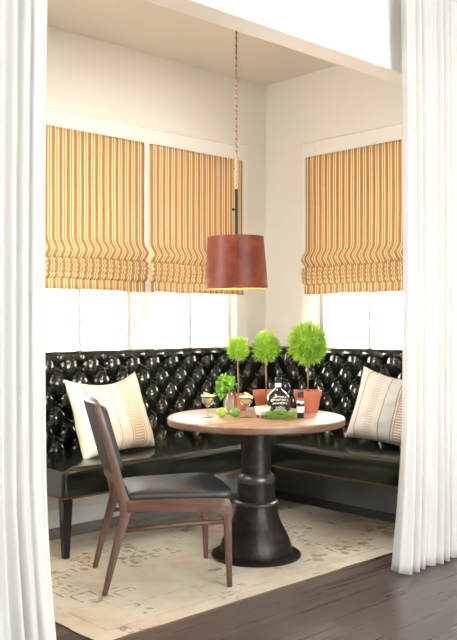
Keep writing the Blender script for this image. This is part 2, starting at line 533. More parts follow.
def window(n, axis, wallc, c, hw, cas_l, cas_r):
    """frame pieces; axis 'y' wall at y=wallc (room side is smaller y)"""
    flip = axis == 'l'
    root = bpy.data.objects.new('window_%d' % n, None); COL.objects.link(root); root['kind'] = 'structure'
    if axis == 'y': root.location = (c, wallc, WZ0)
    else: root.location = (wallc, c, WZ0); root.rotation_euler = (0, 0, PI / 2 if flip else -PI / 2)
    H = WZ1 - WZ0
    # local: x along the wall, y outwards
    s = -1 if axis == 'x' else 1
    bm = bmesh.new()   # casing on the room side
    box(bm, -hw - cas_l, -hw + .008, -.022, 0, -.02, H + .10, .003, 1)
    box(bm, hw - .008, hw + cas_r, -.022, 0, -.02, H + .10, .003, 1)
    box(bm, -hw + .008, hw - .008, -.022, 0, H - .008, H + .10, .003, 1)
    obj('casing', bm, M['trim'], root)
    bm = bmesh.new(); box(bm, -hw - cas_l, hw + cas_r, -.045, .03, -.045, -.02, .004, 2); box(bm, -hw + .001, hw - .001, 0.0, WT - .01, -.02, .004)
    obj('sill', bm, M['trim'], root)
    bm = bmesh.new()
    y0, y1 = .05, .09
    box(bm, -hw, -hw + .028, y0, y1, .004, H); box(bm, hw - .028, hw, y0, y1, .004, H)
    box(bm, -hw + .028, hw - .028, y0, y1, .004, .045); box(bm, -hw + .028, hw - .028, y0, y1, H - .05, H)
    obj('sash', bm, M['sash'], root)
    bm = bmesh.new(); box(bm, -.011, .011, y0 + .005, y1 - .005, .045, H - .05)
    obj('muntin', bm, M['sash'], root)
    bm = bmesh.new(); box(bm, -hw + .028, hw - .028, .068, .072, .045, H - .05)
    obj('pane', bm, M['pane'], root)


mid = (WIN_B[0][0] + WIN_B[1][0]) / 2
g0 = mid - WIN_B[0][0] - WIN_B[0][1]
window(1, 'y', YB, *WIN_B[0], .10, g0)
window(2, 'y', YB, *WIN_B[1], g0, .11)
window(3, 'x', XR, *WIN_R, .115, .115)
window(4, 'l', XL, *WIN_L_ADDED, .115, .115)  # added out of view, lets more light into the nook
# crown strip of trim over the two back windows
bm = bmesh.new(); box(bm, 2.49, 4.44, YB - .03, YB, WZ1 + .10, WZ1 + .115, .004, 1); struct('trim_2', bm, M['trim'])
bm = bmesh.new(); box(bm, XR - .03, XR, 3.035, 4.165, WZ1 + .10, WZ1 + .115, .004, 1); struct('trim_3', bm, M['trim'])

# outdoors
bm = nbox(-2, 30, YB + WT, 30, -.16, -.1); g = struct('ground', bm, M['paving'])
bm = nbox(XR + WT, 30, -12, YB + WT, -.16, -.1); g = struct('ground_side', bm, M['paving'])
t_ = thing('brick_building', 'pale red brick house corner outside the middle window', 'building', (9.1, 9.6, -.1))
obj('wall', nbox(-.85, .85, -.6, .6, 0, 4.2), M['brick_ext'], t_)
bm = bmesh.new(); box(bm, -.95, .95, -.7, .7, 4.2, 4.4); obj('roof', bm, M['trim'], t_)


# ------------------------------------------------------------------ roman blinds
def blind(label, c, wallc, hw, axis, seed):
    rnd = random.Random(seed)
    if axis == 'y': root = thing('roman_blind', label, 'window blind', (c, wallc, 2.485), 0, 'striped roman blinds')
    else: root = thing('roman_blind', label, 'window blind', (wallc, c, 2.485), -PI / 2, 'striped roman blinds')
    # profile: (z, out) room side is -y
    P = [(0, .030), (-.02, .034), (-.15, .034), (-.35, .033), (-.55, .034), (-.67, .034), (-.695, .040), (-.72, .060), (-.742, .078), (-.757, .080), (-.772, .068), (-.79, .050), (-.812, .040)]
    Q = [(-.805, .045), (-.808, .060), (-.820, .074), (-.832, .070), (-.838, .050), (-.838, .066), (-.850, .078), (-.862, .074), (-.868, .050),
         (-.868, .064), (-.880, .076), (-.892, .070), (-.898, .050), (-.898, .060), (-.912, .070), (-.926, .064), (-.934, .050), (-.936, .046)]
    S = [(-.93, .042), (-.96, .043), (-1.005, .045)]
    nx = 60

    def sheet(prof, amp, name, par):
        bm = bmesh.new(); rows = []
        # resample
        pts = []
        for (z0, o0), (z1, o1) in zip(prof, prof[1:]):
            k = max(1, int(abs(z1 - z0) / .03))
            for i in range(k): pts.append((z0 + (z1 - z0) * i / k, o0 + (o1 - o0) * i / k))
        pts.append(prof[-1])
        for z, o in pts:
            fold = max(0, o - .034)
            row = []
            for i in range(nx + 1):
                x = -hw + 2 * hw * i / nx
                n = noise.noise(Vector((x * 5 + seed * 7, z * 9, seed)))
                n2 = noise.noise(Vector((x * 2.2 + seed * 3, z * 3, seed + 9)))
                ww = 1 + fold * .30
                row.append(bm.verts.new((x * ww, -(o + amp * n * (fold * 2 + .004) + .004 * n2), z + (n * .006 + n2 * .006 if fold > .01 else n2 * .002 * (abs(z) > .05)))))
            rows.append(row)
        for a, b in zip(rows, rows[1:]):
            for i in range(nx): bm.faces.new((a[i], a[i + 1], b[i + 1], b[i]))
        o = obj(name, bm, M['blind'], par, smooth=True)
        sol = o.modifiers.new('thickness', 'SOLIDIFY'); sol.thickness = .0015; sol.offset = 0
        return o
    sheet(P, .12, 'drop_panel', root)
    sheet(Q, .12, 'gathered_folds', root)
    sheet(S, .1, 'hem_skirt', root)
    bm = bmesh.new(); box(bm, -hw, hw, -.032, -.0225, -.04, 0); obj('head_rail', bm, M['blind'], root)
    bm = bmesh.new(); tube(bm, [(-hw + .02, -.042, -1.0), (hw - .02, -.042, -1.0)], .005); obj('hem_bar', bm, M['blind'], root)


blind('ochre striped roman blind on the left window, next to the left curtain', 3.02, YB, .44, 'y', 1)
blind('ochre striped roman blind on the middle window, behind the hanging lamp', 3.945, YB, .435, 'y', 2)
blind('ochre striped roman blind on the right wall window, beside the right curtain', 3.60, XR, .51, 'x', 3)


# ------------------------------------------------------------------ curtains
def curtain(label, x0, x1, yb, side, seed):
    root = thing('curtain', label, 'curtain', ((x0 + x1) / 2, yb, 0), 0, 'white floor length curtains')
    cx = (x0 + x1) / 2; hwid = (x1 - x0) / 2
    bm = bmesh.new(); nx, nz = 240, 56; rows = []
    nf = 11
    for j in range(nz + 1):
        z = .003 + 3.03 * j / nz
        row = []
        fl = max(0, 1 - z / .75)
        for i in range(nx + 1):
            s = i / nx
            e = s if side < 0 else 1 - s      # 0 at wall end, 1 at the free edge
            x = (s - .5) * 2 * hwid
            wv = noise.noise(Vector((s * 4, z * .35, seed))) * 1.6
            ph = 2 * PI * nf * s + wv
            amp = (.011 if side < 0 else .016) + .026 * fl
            y = amp * math.sin(ph) + .012 * math.sin(2.3 * ph + seed)
            x += .012 * math.cos(ph)
            x += (-side) * ((.055 if side > 0 else .045) * fl ** 1.6) * e - (-side) * .018 * math.sin(min(1, z / 3) * PI) * e
            zz = z
            if j == 0: zz = .003 + .006 * (1 + math.sin(ph))
            row.append(bm.verts.new((x, y, zz)))
        rows.append(row)
    for a, b in zip(rows, rows[1:]):
        for i in range(nx): bm.faces.new((a[i], a[i + 1], b[i + 1], b[i]))
    o = obj('drape', bm, M['curtain'], root, smooth=True)
    sol = o.modifiers.new('thickness', 'SOLIDIFY'); sol.thickness = .0012; sol.offset = 0


curtain('long white sheer curtain at the left edge, in front of the bench', .90, 1.497, 2.50, -1, 3)
curtain('long white sheer curtain at the right edge, its hem splayed on the floor', 3.567, 4.30, 2.50, 1, 5)
for cx_ in (1.2, 3.92):
    t_ = thing('curtain_rod', ('dark metal curtain rod above the left white curtain' if cx_ < 2 else 'dark metal curtain rod above the right white curtain'), 'curtain rod', (cx_, 2.5, 3.06))
    bm = bmesh.new(); tube(bm, [(-.42, 0, 0), (.42, 0, 0)], .012, 12); obj('rod', bm, M['black_metal'], t_)
    for s in (-.38, .38):
        bm = bmesh.new(); tube(bm, [(s, 0, 0), (s, .119, 0)], .007, 8); obj('bracket', bm, M['black_metal'], t_)


# ------------------------------------------------------------------ rug
RUGC = ((1.90 + 4.39) / 2, (2.755 + 4.26) / 2)
bm = bmesh.new(); nx, ny = 140, 90; grid = []
for j in range(ny + 1):
    row = []
    for i in range(nx + 1):
        x = -1.245 + 2.49 * i / nx; y = -.7525 + 1.505 * j / ny
        e = noise.noise(Vector((x * 2.5, y * 2.5, 0)))
        if i in (0, nx): x += .008 * noise.noise(Vector((0, y * 6, 2)))
        if j in (0, ny): y += .008 * noise.noise(Vector((x * 5, 0, 4)))
        row.append(bm.verts.new((x, y, .009 + .0012 * e)))
    grid.append(row)
for a, b in zip(grid, grid[1:]):
    for i in range(nx): bm.faces.new((a[i], a[i + 1], b[i + 1], b[i]))
be = [e for e in bm.edges if e.is_boundary]
r = bmesh.ops.extrude_edge_only(bm, edges=be)
for v in [g for g in r['geom'] if isinstance(g, bmesh.types.BMVert)]: v.co.z = 0.001
for f in [g for g in r['geom'] if isinstance(g, bmesh.types.BMFace)]: f.material_index = 1
rug = obj('area_rug', bm, [M['rug'], simple('brown rug binding', (.16, .10, .055), .95)], smooth=40)
rug.location = (RUGC[0], RUGC[1], 0)
tag(rug, 'faded cream and tan antique patterned rug under the round table', 'rug')


# ------------------------------------------------------------------ banquette
bq = thing('corner_banquette', 'black button tufted leather corner banquette under the windows', 'bench', (XR - .3, YB - .3, 0))
BQ = Vector(bq.location)


def lo(x, y, z): return (x - BQ.x, y - BQ.y, z)


W_, HS = .163, .104   # diamond width and half height
ZT = .996            # top row of buttons


def tuft(a, z):
    s = a / W_ + (z - ZT) / (2 * HS); t = a / W_ - (z - ZT) / (2 * HS)
    q = abs(math.sin(PI * s)) * abs(math.sin(PI * t))
    h = .042 * q ** .42
    # distance to nearest button
    si, ti = round(s), round(t)
    ds, dt = s - si, t - ti
    da = (ds + dt) / 2 * W_; dz = (ds - dt) * HS
    r = math.hypot(da, dz)
    h += .024 * (1 - math.exp(-(r / .022) ** 2))
    return h


BTOP = 1.098


def backrest(axis, a0, a1, end_lo, sgn, off):
    """axis 'y': front faces -y, runs along x a0..a1"""
    step = .0075; n = int((a1 - a0) / step)
    wallp = YB if axis == 'y' else XR
    zs = []
    z = .455
    while z < BTOP - .035: zs.append(z); z += step
    bm = bmesh.new(); rows = []

    def P(a, outd, z):
        return lo(a, wallp - outd, z) if axis == 'y' else lo(wallp - outd, a, z)
    R = .035
    for z in zs:
        row = []
        for i in range(n + 1):
            a = a0 + (a1 - a0) * i / n
            f = min(1, max(0, (z - 1.028) / .025)); f = f * f * (3 - 2 * f)
            pleat = .045 + .012 * abs(math.sin(PI * (a - off) / W_)) ** .5
            h = tuft(a - off, z) * (1 - f) + pleat * f
            if z < .50: h = h * .8 + .01
            row.append(bm.verts.new(P(a, .085 + h, z)))
        rows.append(row)
    for k in range(1, 9):
        th = k / 8 * PI / 2
        row = []
        for i in range(n + 1):
            a = a0 + (a1 - a0) * i / n
            pleat = .045 + .012 * abs(math.sin(PI * (a - off) / W_)) ** .5
            row.append(bm.verts.new(P(a, .085 + pleat - R * (1 - math.cos(th)), BTOP - R + R * math.sin(th))))
        rows.append(row)
    rows.append([bm.verts.new(P(a0 + (a1 - a0) * i / n, .004, BTOP - .002)) for i in range(n + 1)])
    for a, b in zip(rows, rows[1:]):
        for i in range(n): bm.faces.new((a[i], a[i + 1], b[i + 1], b[i]))
    # close back, bottom, ends
    b0 = bm.verts.new(P(a0, .004, .455)); b1 = bm.verts.new(P(a1, .004, .455))
    bm.faces.new([r[0] for r in rows] + [b0]); bm.faces.new([r[-1] for r in rows] + [b1])
    bm.faces.new([b0] + rows[0] + [b1])
    return obj('backrest', bm, M['leather'], bq, smooth=60)


XS0 = 2.413
YS0 = 2.77
OFFX, OFFY = 2.577, 2.86
backrest('y', XS0 + .01, XR - .11, True, 1, OFFX)
backrest('x', YS0 + .01, YB - .11, True, 1, OFFY)
# seats
SD = .70
for (x0, x1, y0, y1) in ((XS0, XR - .005, YB - SD, YB - .03), (XR - SD, XR - .03, YS0, YB - SD - .004)):
    bm = bmesh.new(); box(bm, x0, x1, y0, y1, .324, .482)
    bmesh.ops.subdivide_edges(bm, edges=[e for e in bm.edges if e.calc_length() > .3], cuts=24, use_grid_fill=True)
    for v in bm.verts:
        fx = min(1, (v.co.x - x0) / .09, (x1 - v.co.x) / .09); fy = min(1, (v.co.y - y0) / .09, (y1 - v.co.y) / .09)
        if v.co.z > .48:
            e = max(0, min(fx, fy)); v.co.z += .014 * e ** .5 + .004 * noise.noise(v.co * 3.5)
    es = [e for e in bm.edges if e.calc_face_angle(0) > .7]
    bmesh.ops.bevel(bm, geom=es, offset=.022, segments=4, profile=.5, affect='EDGES')
    for v in bm.verts: v.co = Vector(lo(*v.co))
    obj('seat', bm, M['seat_leather'], bq, smooth=50)
# nailhead line
bm = bmesh.new()


def nails(p0, p1, nrm):
    p0, p1 = Vector(p0), Vector(p1); L = (p1 - p0).length; n = int(L / .019)
    for i in range(n + 1):
        p = p0.lerp(p1, i / n)
        r = bmesh.ops.create_icosphere(bm, subdivisions=1, radius=.0058)
        for v in r['verts']: v.co = Vector(lo(*(v.co + p)))


nails((XS0 + .01, YB - SD, .335), (XR - SD, YB - SD, .335), 0)
nails((XR - SD, YB - SD - .02, .335), (XR - SD, YS0 + .02, .335), 0)
nails((XS0, YB - SD + .01, .335), (XS0, YB - .1, .335), 0)
o = obj('nailhead_trim', bm, M['brass'], bq, smooth=True); o['kind'] = 'stuff'; o['label'] = 'brass nailhead line'
for (x, y) in ((XS0 + .035, YB - SD + .035), (XR - SD + .035, YB - SD + .035), (XR - SD + .035, YS0 + .035), (XS0 + .035, YB - .06), (XR - .06, YS0 + .035), (XR - .10, YB - .06)):
    bm = bmesh.new(); tapered(bm, x - BQ.x, y - BQ.y, 0 if (x > 4.39 or y > 4.26) else .0105, .3245, .034, .058); obj('leg', bm, M['black_wood'], bq)
# added grey sheet under the right hand seat, paints the wall's shade
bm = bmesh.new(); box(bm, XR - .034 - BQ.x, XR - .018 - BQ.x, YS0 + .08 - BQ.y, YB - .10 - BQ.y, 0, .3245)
obj('shade_panel', bm, simple('grey painted wall shade', (.22, .225, .21), .5), bq, label='grey sheet painted as wall shade under the bench')
# buttons
cands = []
for axis in 'yx':
    off = OFFX if axis == 'y' else OFFY
    a_lo, a_hi = (XS0 + .03, XR - .16) if axis == 'y' else (YS0 + .03, YB - .16)
    for row in range(0, 5):
        z = ZT - row * HS
        k = 0
        a = off + (W_ / 2 if row % 2 else 0) - W_
        while a < a_hi:
            if a > a_lo:
                p = (a, YB - .088, z) if axis == 'y' else (XR - .088, a, z)
                cands.append((math.hypot(p[0], p[1]), p, axis, axis == 'y' and a < 2.62))
            a += W_
cands.sort(key=lambda c: (c[3], c[0]))
first = None
rest = bmesh.new()
for i, (d, p, axis, hid) in enumerate(cands):
    if i < 100:
        if first is None:
            bm = bmesh.new(); sphere(bm, (0, 0, 0), .011, 10, (1, 1, 1)); first = obj('button', bm, M['leather'], bq, smooth=True); o = first
        else:
            o = first.copy(); COL.objects.link(o); o.parent = bq
        o.location = lo(*p); o.scale = (1, .6, 1) if axis == 'y' else (.6, 1, 1)
    else:
        sphere(rest, lo(*p), .010, 10, (1, .6, 1) if axis == 'y' else (.6, 1, 1))
if len(cands) > 100:
    o = obj('button', rest, M['leather'], bq, smooth=True); o['kind'] = 'stuff'
print('buttons', len(cands))


# ------------------------------------------------------------------ pillows
def pillow(label, name_mat, loc, rz, lean, W, Hh, T, seed, sag=.03, roll=0):
    bm = bmesh.new(); n = 40; top = {}; bot = {}
    for i in range(n + 1):
        for j in range(n + 1):
            u = -1 + 2 * i / n; v = -1 + 2 * j / n
            px = u * W / 2 * (1 - .10 * (1 - abs(v) ** 2.2) ** 1 * abs(u) ** 3)
            pz = v * Hh / 2 * (1 - .09 * (1 - abs(u) ** 2.2) * abs(v) ** 3)
            if v > 0: pz -= sag * (1 - u * u) * v ** 2
            q = max(0, (1 - u ** 4)) ** .55 * max(0, (1 - v ** 4)) ** .55
            th = T / 2 * q * (1 - .18 * v)
            wr = noise.noise(Vector((u * 2.2, v * 2.2, seed))) * .014 * q + noise.noise(Vector((u * 6, v * 6, seed))) * .004 * q
            top[i, j] = bm.verts.new((px, -th - wr, pz))
            if i in (0, n) or j in (0, n): bot[i, j] = top[i, j]
            else: bot[i, j] = bm.verts.new((px, th - wr, pz))
    for d in (top, bot):
        for i in range(n):
            for j in range(n): bm.faces.new((d[i, j], d[i + 1, j], d[i + 1, j + 1], d[i, j + 1]))
    root = obj('throw_pillow', bm, M[name_mat], smooth=True)
    m = Matrix.Translation(loc) @ Matrix.Rotation(rz, 4, 'Z') @ Matrix.Rotation(lean, 4, 'X') @ Matrix.Rotation(roll, 4, 'Y')
    root.matrix_world = m
    tag(root, label, 'pillow', 'striped throw pillows on the bench')
    # piping along the seam
    pts = [(i, 0) for i in range(n)] + [(n, j) for j in range(n)] + [(i, n) for i in range(n, 0, -1)] + [(0, j) for j in range(n, 0, -1)]
    return root


p1 = pillow('cream pillow with tan stripes leaning on the bench behind the chair', 'pillow', (2.945, 4.165, .725), math.radians(9), -math.radians(19), .60, .49, .17, 1, .045, -.03)
p2 = pillow('white pillow with brown stripes leaning on the bench beside the right curtain', 'pillow2', (4.345, 3.11, .735), math.radians(-86), -math.radians(17), .62, .48, .17, 4, .03, .10)


# ------------------------------------------------------------------ table
TC = (3.239, 3.228)
tb = thing('pedestal_table', 'round wooden top table on a dark cast iron pedestal', 'table', (TC[0], TC[1], .0105))
bm = bmesh.new()
ZTAB = .765 - .0105
lathe(bm, [(0, ZTAB), (.470, ZTAB), (.477, ZTAB - .003), (.480, ZTAB - .009)], 96, mat=0)
lathe(bm, [(.480, ZTAB - .009), (.480, ZTAB - .036), (.475, ZTAB - .042), (.0, ZTAB - .042)], 96, mat=1)
bmesh.ops.remove_doubles(bm, verts=bm.verts, dist=1e-5)
obj('tabletop', bm, [M['tabletop'], M['tabletop_edge']], tb, smooth=35)
bm = bmesh.new(); lathe(bm, [(.0, .712), (.16, .712), (.16, .69), (.082, .68), (.081, .45), (.083, .44), (.083, .40)], 56); obj('column', bm, M['iron'], tb, smooth=35)
bm = bmesh.new(); lathe(bm, [(.083, .445), (.088, .448), (.101, .432), (.104, .418), (.104, .404), (.100, .398), (.082, .398)], 56); obj('collar', bm, M['iron_worn'], tb, smooth=35)
bm = bmesh.new(); lathe(bm, [(.08, .40), (.101, .399), (.102, .31), (.101, .285), (.09, .285)], 56); obj('lower_column', bm, M['iron'], tb, smooth=35)
bm = bmesh.new(); lathe(bm, [(.098, .300), (.112, .302), (.122, .296), (.122, .284), (.113, .276), (.1, .274)], 56); obj('flange_ring', bm, M['iron_worn'], tb, smooth=35)
bm = bmesh.new(); lathe(bm, [(.10, .278), (.111, .276), (.116, .24), (.128, .20), (.147, .16), (.168, .12), (.184, .085), (.193, .055), (.197, .028), (.197, .02), (.0, .02)], 64); obj('bell_base', bm, M['iron'], tb, smooth=35)
bm = bmesh.new(); lathe(bm, [(.15, .022), (.205, .022), (.236, .018), (.243, .011), (.241, 0), (0, 0)], 64); obj('foot_plate', bm, M['iron'], tb, smooth=35)
for k in range(8):
    a = 2 * PI * k / 8 + .3
    bm = bmesh.new(); sphere(bm, (.218 * math.cos(a), .218 * math.sin(a), .02), .007, 8, (1, 1, .6)); obj('bolt', bm, M['iron_worn'], tb, smooth=True)

# ------------------------------------------------------------------ chair
ch = thing('dining_chair', 'walnut dining chair with black leather seat and back in front of the table', 'chair', (2.608, 3.291, .0105), math.radians(-28.7))
hw_r, hw_f = .228, .252


def lerp(a, b, t): return a + (b - a) * t


def sweep_leg(pts, y_of, th, name):
    """pts: list of (xc, z, width) along the member; thickness th in y"""
    bm = bmesh.new(); rings = []
    for xc, z, w_ in pts:
        yc = y_of(z)
        rings.append([bm.verts.new((xc + sx * w_ / 2, yc + sy * th / 2, z)) for sx, sy in ((-1, -1), (1, -1), (1, 1), (-1, 1))])
    for a, b in zip(rings, rings[1:]):
        for k in range(4): bm.faces.new((a[k], a[(k + 1) % 4], b[(k + 1) % 4], b[k]))
    bm.faces.new(rings[0][::-1]); bm.faces.new(rings[-1])
    bmesh.ops.recalc_face_normals(bm, faces=bm.faces)
    es = [e for e in bm.edges if e.calc_face_angle(0) > .6]
    bmesh.ops.bevel(bm, geom=es, offset=.003, segments=2, profile=.5, affect='EDGES')
    return obj(name, bm, M['walnut'], ch, smooth=40)


REAR = [(-.287, 0, .024), (-.262, .10, .030), (-.236, .20, .036), (-.208, .30, .043), (-.190, .36, .050), (-.186, .39, .054), (-.192, .42, .052), (-.208, .47, .046), (-.240, .60, .040), (-.283, .75, .034), (-.318, .872, .028)]
FRONT = [(.305, 0, .022), (.301, .15, .029), (.297, .28, .036), (.292, .34, .043), (.284, .375, .060)]
for s in (-1, 1):
    sweep_leg(REAR, lambda z: s * (hw_r - .012 * min(1, z / .4)), .024, 'leg')
    sweep_leg(FRONT, lambda z: s * (hw_f - .006 * min(1, z / .4)), .024, 'leg')
    # side rail with the rounded front corner
    poly = [(-.20, .372), (.215, .364), (.236, .358), (.236, .345)] 
    poly = [(-.19, .375), (.223, .368), (.250, .362), (.261, .348), (.263, .335)]
    poly += [(.314, .335), (.317, .375), (.313, .398), (.302, .415), (.284, .424), (.26, .428), (-.19, .432)]
    bm = bmesh.new(); yc = s * .236
    prism(bm, poly, -.0125, .0125, .003)
    for v in bm.verts:
        t = (v.co.x + .19) / .49; v.co.y += s * lerp(hw_r - .012, hw_f - .005, t)
    obj('side_rail', bm, M['walnut_rail'], ch, smooth=40)
    # stretcher
    bm = bmesh.new(); tube(bm, [(-.212, s * (hw_r - .01), .292), (-.05, s * .228, .300), (.12, s * .237, .309), (.296, s * (hw_f - .005), .312)], [.011, .0105, .0105, .011], 10)
    obj('stretcher', bm, M['walnut_rail'], ch, smooth=True)
for (x, z0, z1, hw) in ((.298, .37, .425, hw_f - .012), (-.19, .372, .43, hw_r - .018)):
    bm = bmesh.new(); box(bm, x - .010, x + .010, -hw, hw, z0, z1, .002, 1); obj('cross_rail', bm, M['walnut_rail'], ch)
# seat pad
bm = bmesh.new(); N1, N2 = 30, 30
box(bm, -.175, .328, -.5, .5, .424, .452)
bmesh.ops.subdivide_edges(bm, edges=[e for e in bm.edges if e.calc_length() > .2], cuts=22, use_grid_fill=True)
for v in bm.verts:
    t = (v.co.x + .175) / .503; hwd = lerp(hw_r - .030, hw_f + .006, min(1, max(0, t * 1.1)))
    # rounded front corners
    yn = v.co.y / .5
    v.co.y = yn * hwd
    if v.co.z > .44:
        e = min(1, max(0, min(t, 1 - t)) / .2, (1 - abs(yn)) / .2)
        v.co.z += .014 * max(0, e) ** .5 + .013 * (1 - yn * yn)
    cx_ = max(0, t - .86) / .14; cy_ = max(0, abs(yn) - .86) / .14
    if cx_ > 0 and cy_ > 0:
        rr = math.hypot(cx_, cy_)
        if rr > 1:
            v.co.x -= (cx_ - cx_ / rr) * .14 * .475; v.co.y -= math.copysign((cy_ - cy_ / rr) * .14 * hwd, yn)
bmesh.ops.recalc_face_normals(bm, faces=bm.faces)
es = [e for e in bm.edges if e.calc_face_angle(0) > .8]
bmesh.ops.bevel(bm, geom=es, offset=.010, segments=4, profile=.5, affect='EDGES')
obj('seat', bm, M['chair_leather'], ch, smooth=50)
# padded back: curved panel between the stiles
bm = bmesh.new(); rows = []
n, m = 20, 16


def backpt(u, v, side):
    z = lerp(.555, .886, v)
    xs = -.230 - (z - .56) / (.888 - .56) * .092
    y = u * lerp(.212, .208, v)
    bow = -.028 * (1 - u * u)          # panel bows backwards in the middle
    eu = min(1, (1 - abs(u)) / .12); ev = min(1, v / .08, (1 - v) / .08)
    e = (max(0, eu) * max(0, ev)) ** .5
    return (xs + bow + (.012 + .040 * e if side else -.012 - .004 * e), y, z - .3 * (.012 if False else 0))


fr = [[bm.verts.new(backpt(-1 + 2 * i / n, j / m, 1)) for i in range(n + 1)] for j in range(m + 1)]
bk = [[bm.verts.new(backpt(-1 + 2 * i / n, j / m, 0)) for i in range(n + 1)] for j in range(m + 1)]
for g in (fr, bk):
    for a, b in zip(g, g[1:]):
        for i in range(n): bm.faces.new((a[i], a[i + 1], b[i + 1], b[i]))
for i in range(n):
    bm.faces.new((fr[0][i], fr[0][i + 1], bk[0][i + 1], bk[0][i])); bm.faces.new((fr[m][i], fr[m][i + 1], bk[m][i + 1], bk[m][i]))
for j in range(m):
    bm.faces.new((fr[j][0], fr[j + 1][0], bk[j + 1][0], bk[j][0])); bm.faces.new((fr[j][n], fr[j + 1][n], bk[j + 1][n], bk[j][n]))
obj('backrest', bm, M['chair_leather'], ch, smooth=50)
# curved wooden cross piece under the back pad
bm = bmesh.new(); rings = []
for i in range(21):
    u = -1 + 2 * i / 20; y = u * .214; bow = -.028 * (1 - u * u)
    rings.append([bm.verts.new((-.222 + bow + dx - (dz - .5) * .012, y, dz)) for dx, dz in ((-.011, .515), (.011, .515), (.011, .556), (-.011, .556))])
for a, b in zip(rings, rings[1:]):
    for k in range(4): bm.faces.new((a[k], a[(k + 1) % 4], b[(k + 1) % 4], b[k]))
bm.faces.new(rings[0]); bm.faces.new(rings[-1])
obj('back_rail', bm, M['walnut_rail'], ch, smooth=40)

# ------------------------------------------------------------------ pendant lamp
PC = (3.112, 3.25)
pl = thing('pendant_lamp', 'cognac leather drum pendant lamp hanging over the table on a twisted cord', 'lamp', (PC[0], PC[1], 1.452))
bm = bmesh.new()
lathe(bm, [(.171, 0), (.149, .278), (.1475, .278), (.1693, 0)], 72, closed=True)
sh = obj('lamp_shade', bm, M['shade'], pl, smooth=35)
sh.rotation_euler = (0, math.radians(-1), 0)
bm = bmesh.new(); lathe(bm, [(.168, .003), (.1465, .275), (.1455, .275), (.167, .003)], 72, closed=True)
o = obj('lining', bm, M['shade_lining'], sh, smooth=35)
bm = bmesh.new()   # overlapped seam of the leather
a0 = math.radians(225)
for k, z in enumerate([i * .278 / 12 for i in range(13)]): pass
vs = []
for i in range(13):
    z = i * .278 / 12; r_ = .171 - .022 * i / 12
    row = []
    for da, dr in ((-.05, .0002), (-.05, .003), (.05, .003), (.05, .0002)):
        a = a0 + da + .25 * (i / 12 - .5) * .3
        row.append(bm.verts.new(((r_ + dr) * math.cos(a), (r_ + dr) * math.sin(a), z)))
    vs.append(row)
for a, b in zip(vs, vs[1:]):
    for k in range(4): bm.faces.new((a[k], a[(k + 1) % 4], b[(k + 1) % 4], b[k]))
bm.faces.new(vs[0]); bm.faces.new(vs[-1])
obj('seam', bm, M['shade'], sh, smooth=30)
bm = bmesh.new()
for k in range(3):
    a = 2 * PI * k / 3
    tube(bm, [(0, 0, .268), (.146 * math.cos(a), .146 * math.sin(a), .268)], .003, 6)
lathe(bm, [(0, .262), (.02, .262), (.02, .275), (0, .275)], 16)
obj('spider', bm, M['black_metal'], pl)
bm = bmesh.new(); lathe(bm, [(0, .17), (.02, .17), (.022, .262), (0, .262)], 18); obj('socket', bm, M['black_metal'], pl, smooth=40)
bm = bmesh.new(); sphere(bm, (0, 0, .125), .032, 16, (1, 1, 1.3)); obj('bulb', bm, M['bulb'], pl, smooth=True)
bm = bmesh.new(); tube(bm, [(0, 0, .27), (0, 0, .535)], .0085, 12); obj('stem_rod', bm, M['black_metal'], pl, smooth=40)
bm = bmesh.new(); tube(bm, [(-.004, 0, .425), (-.014, .008, .425)], .004, 8); sphere(bm, (-.016, .009, .425), .008, 10); obj('knob', bm, M['black_metal'], pl, smooth=True)
bm = bmesh.new()   # frayed rope wrap over the rod top
for ph in (0, PI):
    pts = [(.007 * math.cos(ph + k * .55), .007 * math.sin(ph + k * .55), .535 + k * .17 / 40) for k in range(41)]
    tube(bm, pts, .0055, 6)
obj('rope_wrap', bm, M['rope'], pl, smooth=True)
bm = bmesh.new(); top = HC - 1.452 - .02
for ph in (0, PI):
    nn = 300
    pts = [(.0028 * math.cos(ph + k * .45), .0028 * math.sin(ph + k * .45), .70 + k * (top - .70) / nn) for k in range(nn + 1)]
    tube(bm, pts, .0032, 5)
obj('cord', bm, M['cord'], pl, smooth=True)
bm = bmesh.new(); lathe(bm, [(0, top + .02), (.055, top + .02), (.055, top + .012), (.02, top - .006), (0, top - .006)], 28); obj('canopy', bm, M['black_metal'], pl, smooth=40)
l = bpy.data.lights.new('bulb_light', 'POINT'); l.energy = 6; l.color = (1, .6, .3); l.shadow_soft_size = .03
lo_ = bpy.data.objects.new('bulb_light', l); COL.objects.link(lo_); lo_.parent = pl; lo_.location = (0, 0, .06)

ZT_ = .7655   # table surface


